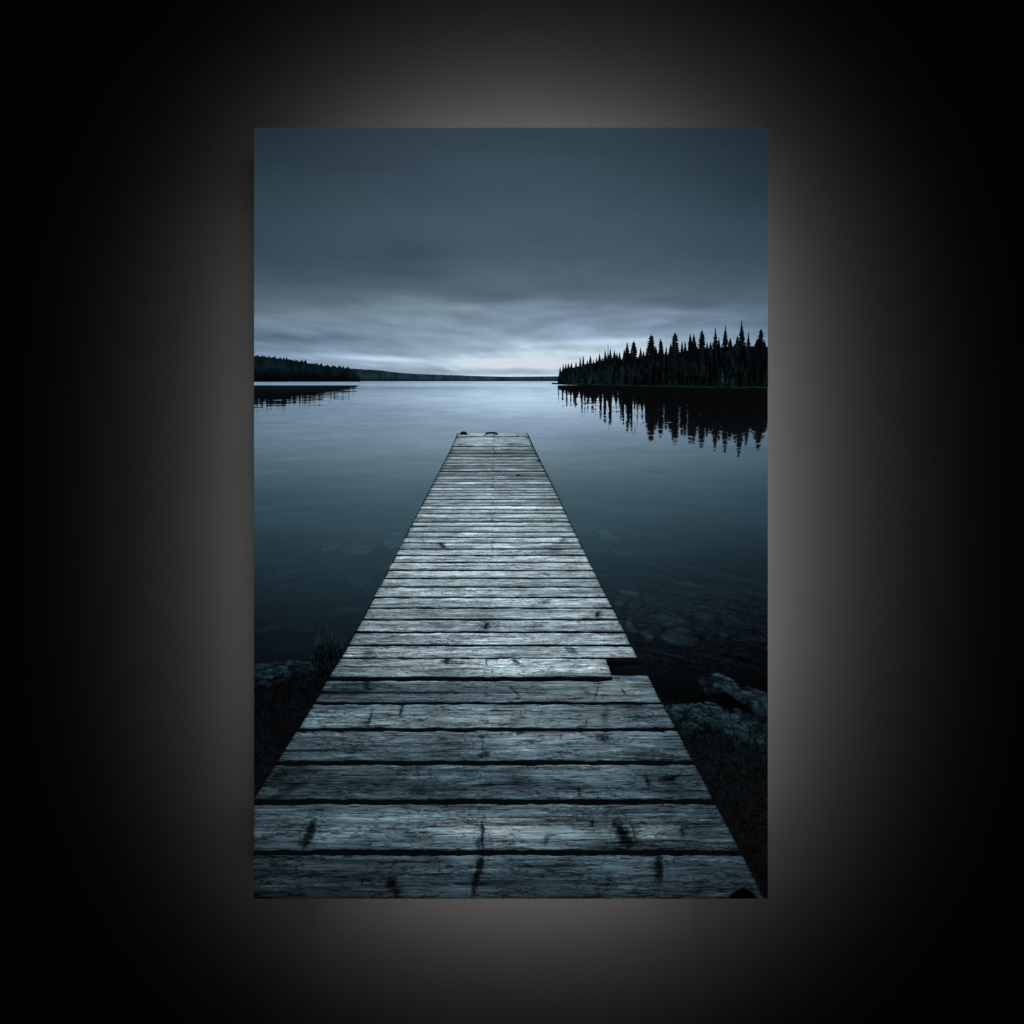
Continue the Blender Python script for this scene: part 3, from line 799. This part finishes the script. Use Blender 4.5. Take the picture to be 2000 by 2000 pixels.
# dark marks (x, y, half length, half width, angle from horizontal in degrees, darkness) and pale patches (negative)
MARKS = [
 (948.6, 1223, 7, 4, 60, .95), (948.6, 1223, 12, 9, 40, .35), (1167.6, 1199.6, 7, 3.2, 75, .9), (1171, 1200, 10, 7, 60, .3), (875, 1291, 17, 6, 0, .65),
 (872, 1290, 6, 5, 30, .6), (1006, 1292.5, 9, 4.5, -30, .85), (950, 1291, 6, 1.8, 90, .9), (1115, 1272, 18, 4, -40, .5), (1122, 1271, 12, 3, -40, .6), (1063, 1176, 12, 5, 0, .35),
 (1063, 1177, 4, 1.5, 80, .6), (1067, 1122, 10, 2, -20, .5), (720, 1276, 18, 7, 0, .45), (1012, 1363.5, 5, 3.2, 0, .95), (1004, 1349, 15, 1.8, -45, .7),
 (717, 1339, 8, 6, 60, .6), (784, 1388, 13, 3.4, 85, .85), (723, 1402, 22, 2.6, 75, .65), (717, 1411, 10, 4, 20, .5), (943, 1438, 9, 4, 0, .7), (944, 1474, 14, 7, 15, .7), (943, 1456, 16, 2, 90, .5),
 (605, 1627, 32, 10, 72, .82), (594, 1645, 14, 11, 60, .5), (942, 1630, 30, 4.6, 92, .88), (936, 1645, 14, 8, 80, .5), (935, 1581.5, 3.4, 3.4, 0, .7),
 (933, 1708, 46, 8, 75, .9), (938, 1690, 25, 9, 100, .4), (765, 1722, 13, 11, 20, .92), (774, 1742, 12, 7, 80, .7), (709, 1721, 9, 4, 80, .85), (719, 1719, 8, 2.5, -20, .6),
 (816, 1545, 22, 8, 0, .4), (727, 1540, 16, 9, 20, .35), (1218, 1632, 34, 14, -62, .92), (1208, 1615, 22, 5, -50, .6), (1239, 1632, 24, 2.2, -75, .7), (1287, 1697, 36, 10, 92, .85), (1283, 1690, 26, 12, 85, .35),
 (1306, 1519, 22, 7, 12, .8), (1322, 1514, 16, 4, 30, .7), (1177.6, 1442, 5, 3.6, 0, .95), (1178, 1441, 17, 9, 0, .45), (1265, 1528, 15, 3, 100, .75), (1132, 1546, 14, 4, 100, .7), (1196, 1551, 12, 4, -30, .5),
 (1332, 1624.5, 10, 3.4, 100, .8), (1335, 1625, 14, 10, 90, .3), (1156, 1607, 10, 3.2, 85, .7), (1067, 1640, 12, 6, 70, .5), (1165, 1352, 20, 2, 75, .6), (1218, 1351, 9, 2.2, -55, .7),
 (1145, 1409, 4, 2.6, 70, .9), (1183, 1396, 18, 8, 70, .3), (1096, 1438, 6, 2, 75, .7), (1053, 900.7, 5, 2.4, 0, .75), (1013, 927.7, 4, 1.4, 0, .8), (864, 1065, 9, 2.6, -35, .85), (858, 1064, 14, 5, 0, .4),
 (1078, 1016.5, 5, 1.1, 85, .8), (1074, 1020, 8, 1, 10, .6), (1099, 1055, 7, 4, 20, .5), (1014, 1076.7, 8, 1.6, 10, .7), (990, 877.5, 12, 1.2, 0, .5), (1005, 868, 28, 2.2, 0, .45), (900, 868, 18, 2, 0, .5),
 (950, 852, 10, 1.0, 0, .6), (1012, 851.5, 12, 1.1, 0, .55), (990, 934, 60, 3, 0, .25), (1045, 1047, 40, 4, 0, .3), (1060, 1080, 40, 4, 0, .35), (870, 1017, 40, 4, 0, .3), (1080, 1073, 16, 3, 0, .4),
 (893, 912, 20, 2, 0, .35), (1010, 892, 30, 2, 0, .4), (1447, 1750, 26, 13, 0, .0), (560, 1545, 50, 8, 30, .45), (545, 1515, 30, 6, 25, .4), (530, 1700, 50, 18, 0, .25), (1020, 1530, 40, 10, 0, .15),
 (1080, 1470, 40, 7, 0, .25), (1250, 1468, 50, 8, 0, .3), (660, 1353, 70, 4, 0, .55), (700, 1340, 60, 8, 0, .3), (840, 1352, 90, 3, 0, .45), (1000, 1352, 70, 1.6, 0, .35), (1250, 1400, 30, 9, 0, .3), (1330, 1545, 40, 10, 0, .2),
 (1018, 1352, 60, 9, 0, -.10), (1215, 1350, 60, 13, 0, -.18), (930, 1618, 70, 20, 0, -.22), (640, 1636, 34, 14, 0, -.22), (1265, 1628, 34, 12, 0, -.25), (1020, 1628, 60, 18, 0, -.15),
 (1060, 1445, 60, 10, 0, -.15), (950, 1400, 80, 14, 0, -.10), (975, 1296, 60, 9, 0, -.18), (1050, 1308, 80, 6, 0, -.12), (1135, 1515, 60, 8, 0, -.12), (730, 1735, 40, 7, 0, -.18), (900, 1735, 50, 9, 0, -.15)]

def mark_field(X, Y, edge_seed):
    f = np.ones_like(X)
    wx = 5 * (fbm(X / 9, Y / 6, 301, 2) - 0.5); wy = 4 * (fbm(X / 9, Y / 6, 302, 2) - 0.5)
    x0, x1, y0, y1 = X.min(), X.max(), Y.min(), Y.max()
    for (cx, cy, a, b, ang, k) in MARKS:
        if k == 0 or cx < x0 - 60 or cx > x1 + 60 or cy < y0 - a - b or cy > y1 + a + b: continue
        if b > 3: xx, yy = X + wx - cx, Y + wy - cy
        else:     xx, yy = X + 0.4 * wx - cx, Y + 0.4 * wy - cy
        ca, sa = math.cos(math.radians(ang)), math.sin(math.radians(ang))
        p = xx * ca - yy * sa; q = xx * sa + yy * ca
        d = np.sqrt((p / a) ** 2 + (q / b) ** 2)
        if k < 0:
            f *= 1 - k * np.exp(-d ** 2.4)
        else:
            rag = fbm(X / (2.2 + 0.10 * b), Y / 1.6, 303, 3) - 0.5
            g = smooth(1.25, 0.45, d + 1.1 * rag)
            ring = 0.2 * np.exp(-((d - 1.75 + 0.5 * rag) / 0.16) ** 2) if min(a, b) > 2.5 and k > 0.6 else 0
            f *= (1 - 0.9 * k * g * np.clip(0.45 + 1.0 * fbm(X / 7, Y / 1.5, 304, 2), 0, 1)) * (1 - k * ring)
    return f

def tone_at(X, Y):
    s = np.clip((X - np.interp(Y, L_Y, L_X)) / (np.interp(Y, R_Y, R_X) - np.interp(Y, L_Y, L_X)), 0, 1)
    rows = np.stack([np.interp(Y, TONE_Y, [t[k] for t in TONE]) for k in range(5)], -1)
    pos = s * 4; i = np.clip(pos.astype(int), 0, 3); f = smooth(0, 1, pos - i)
    return np.take_along_axis(rows, i[..., None], -1)[..., 0] * (1 - f) + np.take_along_axis(rows, i[..., None] + 1, -1)[..., 0] * f

def plank(parent, k, y0, y1, xl0, xl1, xr0, xr1, lay, gain, tone_y=None, wob=1.0, notch=None):
    h = y1 - y0
    nx = int(max(60, (xr1 - xl1) / 2.1)); ny = int(max(4, h / 1.7))
    s = np.linspace(0, 1, nx)[None, :]; t = np.linspace(0, 1, ny)[:, None]
    xm = 0.5 * (xl0 + xl1) * (1 - s[0]) + 0.5 * (xr0 + xr1) * s[0]
    e = min(2.2, 0.3 + h * 0.034) * wob
    e0 = e * 2 * (fbm(xm / 26, xm * 0 + k, 401, 3) - 0.5); e1 = e * 2 * (fbm(xm / 26, xm * 0 + k, 402, 3) - 0.5)
    Y = (y0 + e0)[None, :] * (1 - t) + (y1 + e1)[None, :] * t
    je = min(1.2, 0.3 + h * 0.02)
    jl = je * 2 * (fbm(t[:, 0] * h / 5, t[:, 0] * 0 + k, 403, 2) - 0.5); jr = je * 2 * (fbm(t[:, 0] * h / 5, t[:, 0] * 0 + k, 404, 2) - 0.5)
    xl = xl0 * (1 - t) + xl1 * t + jl[:, None]; xr = xr0 * (1 - t) + xr1 * t + jr[:, None]
    xl = np.maximum(xl, PX0); xr = np.minimum(xr, PX1)
    X = xl * (1 - s) + xr * s
    Y = np.minimum(Y, PY1)
    T = tone_at(X, Y if tone_y is None else np.full_like(Y, tone_y)) * gain * np.interp(Y, [846, 1000, 1080, 1290, 1330, 1480, 1540, 1600, 1650, 1700], [1.22, 1.24, 1.16, 1.14, 1.08, 1.08, 0.98, 1.10, 1.10, 0.94])
    r = np.random.default_rng(900 + k)
    # board-sized differences in weathering
    z = 1500.0 / (Y - VPY); xm_ = (X - VPX) / (Y - VPY) * 1.3
    wz = fbm(xm_ * 2.0 + 13 * k, z * 5, 405, 3)
    T = T * (0.86 + 0.28 * wz)
    # inked edge shading: pale upper arris, dark lower one
    px_t = t * h; px_b = (1 - t) * h
    edge = 1 + 0.10 * np.exp(-(px_t / 2.0) ** 2) - 0.42 * np.exp(-(px_b / max(1.2, h * 0.03)) ** 2)
    ends = 1 - 0.25 * np.exp(-(((1 - s) * (xr - xl)) / 3.0) ** 2) - 0.25 * np.exp(-((s * (xr - xl)) / 3.0) ** 2)
    T = T * edge * ends * mark_field(X, Y, k)
    # nail heads over the three joists
    for m in (-0.62, 0.0, 0.66):
        for tt in (0.3, 0.72):
            if r.random() < 0.55: continue
            ny_ = y0 + h * tt; nx_ = VPX + (m + r.uniform(-.015, .015)) / 1.3 * (ny_ - VPY) - 0.02 * (ny_ - 846)
            rad = min(2.2, 0.5 + (ny_ - VPY) / 520)
            T = T * (1 - 0.8 * np.exp(-(((X - nx_) / rad) ** 2 + ((Y - ny_) / (rad * 0.8)) ** 2)))
    # faint nailing line along the middle
    cl = VPX - 0.026 * (Y - 846)
    T = T * (1 - 0.13 * np.exp(-((X - cl - 1.5 * vnoise(Y / 9, Y * 0, 78)) / 1.1) ** 2) * (vnoise(Y / 9, Y * 0, 77) > 0.5))
    cool = smooth(165, 60, T)[..., None]
    tintc = np.array([0.885, 1.0, 1.05]) * (1 - cool) + np.array([0.76, 1.0, 1.125]) * cool
    c = T[..., None] * tintc * np.array([1 + r.uniform(-.012, .012), 1, 1 + r.uniform(-.012, .012)])
    if notch is not None:
        c = c * notch(X, Y)[..., None]
    g = np.stack([xm_ * r.uniform(0.7, 1.35), z * 0.72 * r.uniform(0.72, 1.25), np.full_like(X, 3.7 * k + 0.5)], -1)
    return sheet("plank", X, Y, np.clip(c, 2, 255), lay, M_WOOD, parent, g)

def build_jetty():
    # dark underlay: shadow inked into the gaps and round the stepped end
    ys = np.concatenate([np.linspace(846.5, 1284, 90), np.linspace(1285, PY1, 80)])
    xl = np.maximum(np.interp(ys, L_Y, L_X) - 1.5, PX0); xr = np.minimum(np.interp(ys, R_Y, R_X) + 1.5, PX1)
    step = (ys > 1301) & (ys < 1318)
    xr = np.where(step, 1201 + 3 * (fbm(ys / 4, ys * 0, 501, 2) - 0.5), xr)
    xr = np.where((ys > 1284.5) & (ys <= 1301), 1243 - 0.25 * np.clip(ys - 1294, 0, 9), xr)
    s = np.linspace(0, 1, 12)[None, :]
    X = xl[:, None] * (1 - s) + xr[:, None] * s; Y = np.broadcast_to(ys[:, None], X.shape).copy()
    c = np.zeros(X.shape + (3,)) + np.array([6, 9, 11])
    c = c * (1 + 1.5 * smooth(1150, 900, Y))[..., None]
    jetty = sheet("printed_jetty", X, Y, c, 3.4, M_PLAIN, root)
    jetty["label"] = "weathered grey boardwalk running out into the printed lake"
    edges = [(846, 0)] + GAPS + [(PY1 + 0.0, 0)]
    for k in range(len(edges) - 1):
        y0 = edges[k][0] + edges[k][1] / 2; y1 = edges[k + 1][0] - edges[k + 1][1] / 2
        xl0, xl1 = np.interp([y0, y1], L_Y, L_X); xr0, xr1 = np.interp([y0, y1], R_Y, R_X)
        r = np.random.default_rng(50 + k)
        gain = r.uniform(0.78, 1.13) if y1 < 1030 else r.uniform(0.9, 1.08) if y1 < 1290 else r.uniform(0.94, 1.07)
        jit = min(2.2, 0.2 + (y1 - VPY) / 500)
        a = r.uniform(-jit, jit) if y1 < 1290 else 0.0; b = r.uniform(-jit, jit) * 0.6 if y1 < 1290 else 0.0
        lab = None; notch = None
        if abs(y1 - 1321.5) < 2:
            xr0, xr1 = 1183, 1195.5                       # the short board in front of the step
            lab = "short plank whose right end is cut back"
            notch = lambda X, Y: 1 - 0.8 * np.exp(-((Y - 1302 - 0.004 * (X - 700)) / 1.2) ** 2) * smooth(815, 790, X)
        if abs(y0 - 1330.5) < 2:
            notch = lambda X, Y: 1 - 0.55 * np.exp(-((Y - 1353) / 1.5) ** 2) * smooth(1200, 900, X)
        if k == len(edges) - 2:
            def notch(X, Y):
                d = (Y - (1735 + ((X - 1450) / 22.0) ** 2 * 10)) 
                return 1 - 0.93 * smooth(-2, 3, d) * smooth(34, 24, np.abs(X - 1450))
        o = plank(jetty, k, y0, y1, xl0 + a, xl1 + a, xr0 + b, xr1 + b, 3.7, gain, notch=notch)
        if lab: o["label"] = lab
    # the outer piece of the stepped board, behind the short one
    plank(jetty, 77, 1319.5, 1331, 1191, 1191, 1265.2, 1270.5, 3.6, 0.95, tone_y=1350)
    # sawn end faces of the two stepped boards
    for (xa, xb, ya, yb) in ((1184, 1242.5, 1286.2, 1297), (645, 1196, 1321.8, 1328.6)):
        xs = np.linspace(xa, xb, 90); t = np.linspace(0, 1, 6)[:, None]
        X = np.broadcast_to(xs[None, :], (6, 90)).copy(); Y = ya * (1 - t) + yb * t + 0 * X
        c = np.zeros(X.shape + (3,)) + np.array([8, 12, 15]) * (1.3 - 0.9 * t)[..., None]
        sheet("end_face", X, Y, c, 3.65, M_PLAIN, jetty)
    # black mooring hump and iron loop on the far end
    ang = np.linspace(0, math.pi, 15)
    vx = 905.5 + 7.6 * np.cos(ang) * (1 + 0.06 * np.sin(5 * ang)); vy = 849.6 - 6.8 * np.sin(ang) ** 0.8
    P = local(np.concatenate([[905], vx]), np.concatenate([[848.5], vy]), 4.0)
    F = [(0, i + 2, i + 1) for i in range(14)] + [(0, 1, 15)]
    link("mooring_hump", mesh_of("mooring_hump", P, F, lin(np.tile([14, 17, 20], (16, 1)))), M_PLAIN, jetty)
    u = np.linspace(-1, 1, 25)
    xo = 960 + 12.2 * u; yc = 846.6 + 1.6 * np.abs(u) ** 3 - 1.2 * (1 - u * u)
    hw = 1.7 + 0.6 * u * u - 1.1 * np.clip(np.abs(u) - 0.93, 0, 1) * 10
    X = np.stack([xo, xo]); Y = np.stack([yc - hw, yc + hw])
    sheet("iron_loop", X, Y, np.zeros((2, 25, 3)) + np.array([9, 12, 15]), 4.0, M_PLAIN, jetty)
build_jetty()

# ------------------------------------------------------------------ printed grass on the bank
def build_grass(blades, lay, seed, name="printed_grass"):
    r = np.random.default_rng(seed)
    V, F, C = [], [], []
    for (x, y, h, lean, w, col) in blades:
        n = 7
        t = np.linspace(0, 1, n)
        cx = x + lean * t ** 1.7 + r.uniform(-1, 1) * np.sin(t * 3) ; cy = y - h * t + abs(lean) * 0.35 * t ** 3
        hw = w * (1 - t) ** 0.7 + 0.12
        b = len(V)
        for i in range(n):
            V += [(cx[i] - hw[i], cy[i]), (cx[i] + hw[i], cy[i])]
            C += [np.array(col) * (0.35 + 0.65 * t[i])] * 2
        F += [(b + 2 * i, b + 2 * i + 1, b + 2 * i + 3, b + 2 * i + 2) for i in range(n - 1)]
    V = np.array(V); V[:, 0] = np.clip(V[:, 0], PX0, PX1); V[:, 1] = np.clip(V[:, 1], PY0, PY1)
    return link(name, mesh_of(name, local(V[:, 0], V[:, 1], lay), F, lin(np.array(C))), M_PLAIN, root)

def grass_all():
    r = np.random.default_rng(3)
    left = []
    for _ in range(80):                          # tall tuft behind the stump
        x = r.uniform(612, 672); h = r.uniform(20, 66) * (1 - abs(x - 642) / 70)
        left.append((x, r.uniform(1268, 1300), h, r.normal(0, 13), r.uniform(0.5, 0.85), np.array([36, 62, 68]) * r.uniform(0.4, 1.3)))
    for _ in range(170):                          # green clump against the jetty
        y = r.uniform(1284, 1345); x = np.interp(y, L_Y, L_X) - abs(r.normal(0, 24))
        c = np.array([22, 44, 48]) if r.random() < 0.65 else np.array([20, 54, 46])
        left.append((x, y, r.uniform(8, 32), r.normal(-7, 13), r.uniform(0.5, 0.95), c * r.uniform(0.4, 1.2)))
    build_grass([b for b in left if b[0] > 500], 3.2, 11)
    low = []
    for _ in range(420):                          # dry stems on the soil
        y = r.uniform(1335, 1560); x = r.uniform(PX0 + 2, max(PX0 + 4, np.interp(y, L_Y, L_X) - 3))
        low.append((x, y, r.uniform(2, 13), r.normal(0, 12), r.uniform(0.35, 0.7), np.array([48, 56, 60]) * r.uniform(0.25, 1.0)))
    build_grass(low, 3.25, 12)
    right = []
    for _ in range(170):
        x = r.uniform(1370, 1498); y = r.uniform(1440, 1510) + r.normal(0, 12)
        c = np.array([20, 44, 46]) if r.random() < 0.7 else np.array([20, 58, 48])
        right.append((x, y, r.uniform(8, 34), r.normal(0, 9), r.uniform(0.6, 1.1), c * r.uniform(0.35, 1.15)))
    for _ in range(120):
        x = r.uniform(1400, 1498); y = r.uniform(1500, 1600)
        right.append((x, y, r.uniform(4, 22), r.normal(0, 4), r.uniform(0.3, 0.5), np.array([26, 34, 38]) * r.uniform(0.3, 1.0)))
    build_grass(right, 3.2, 13)
grass_all()
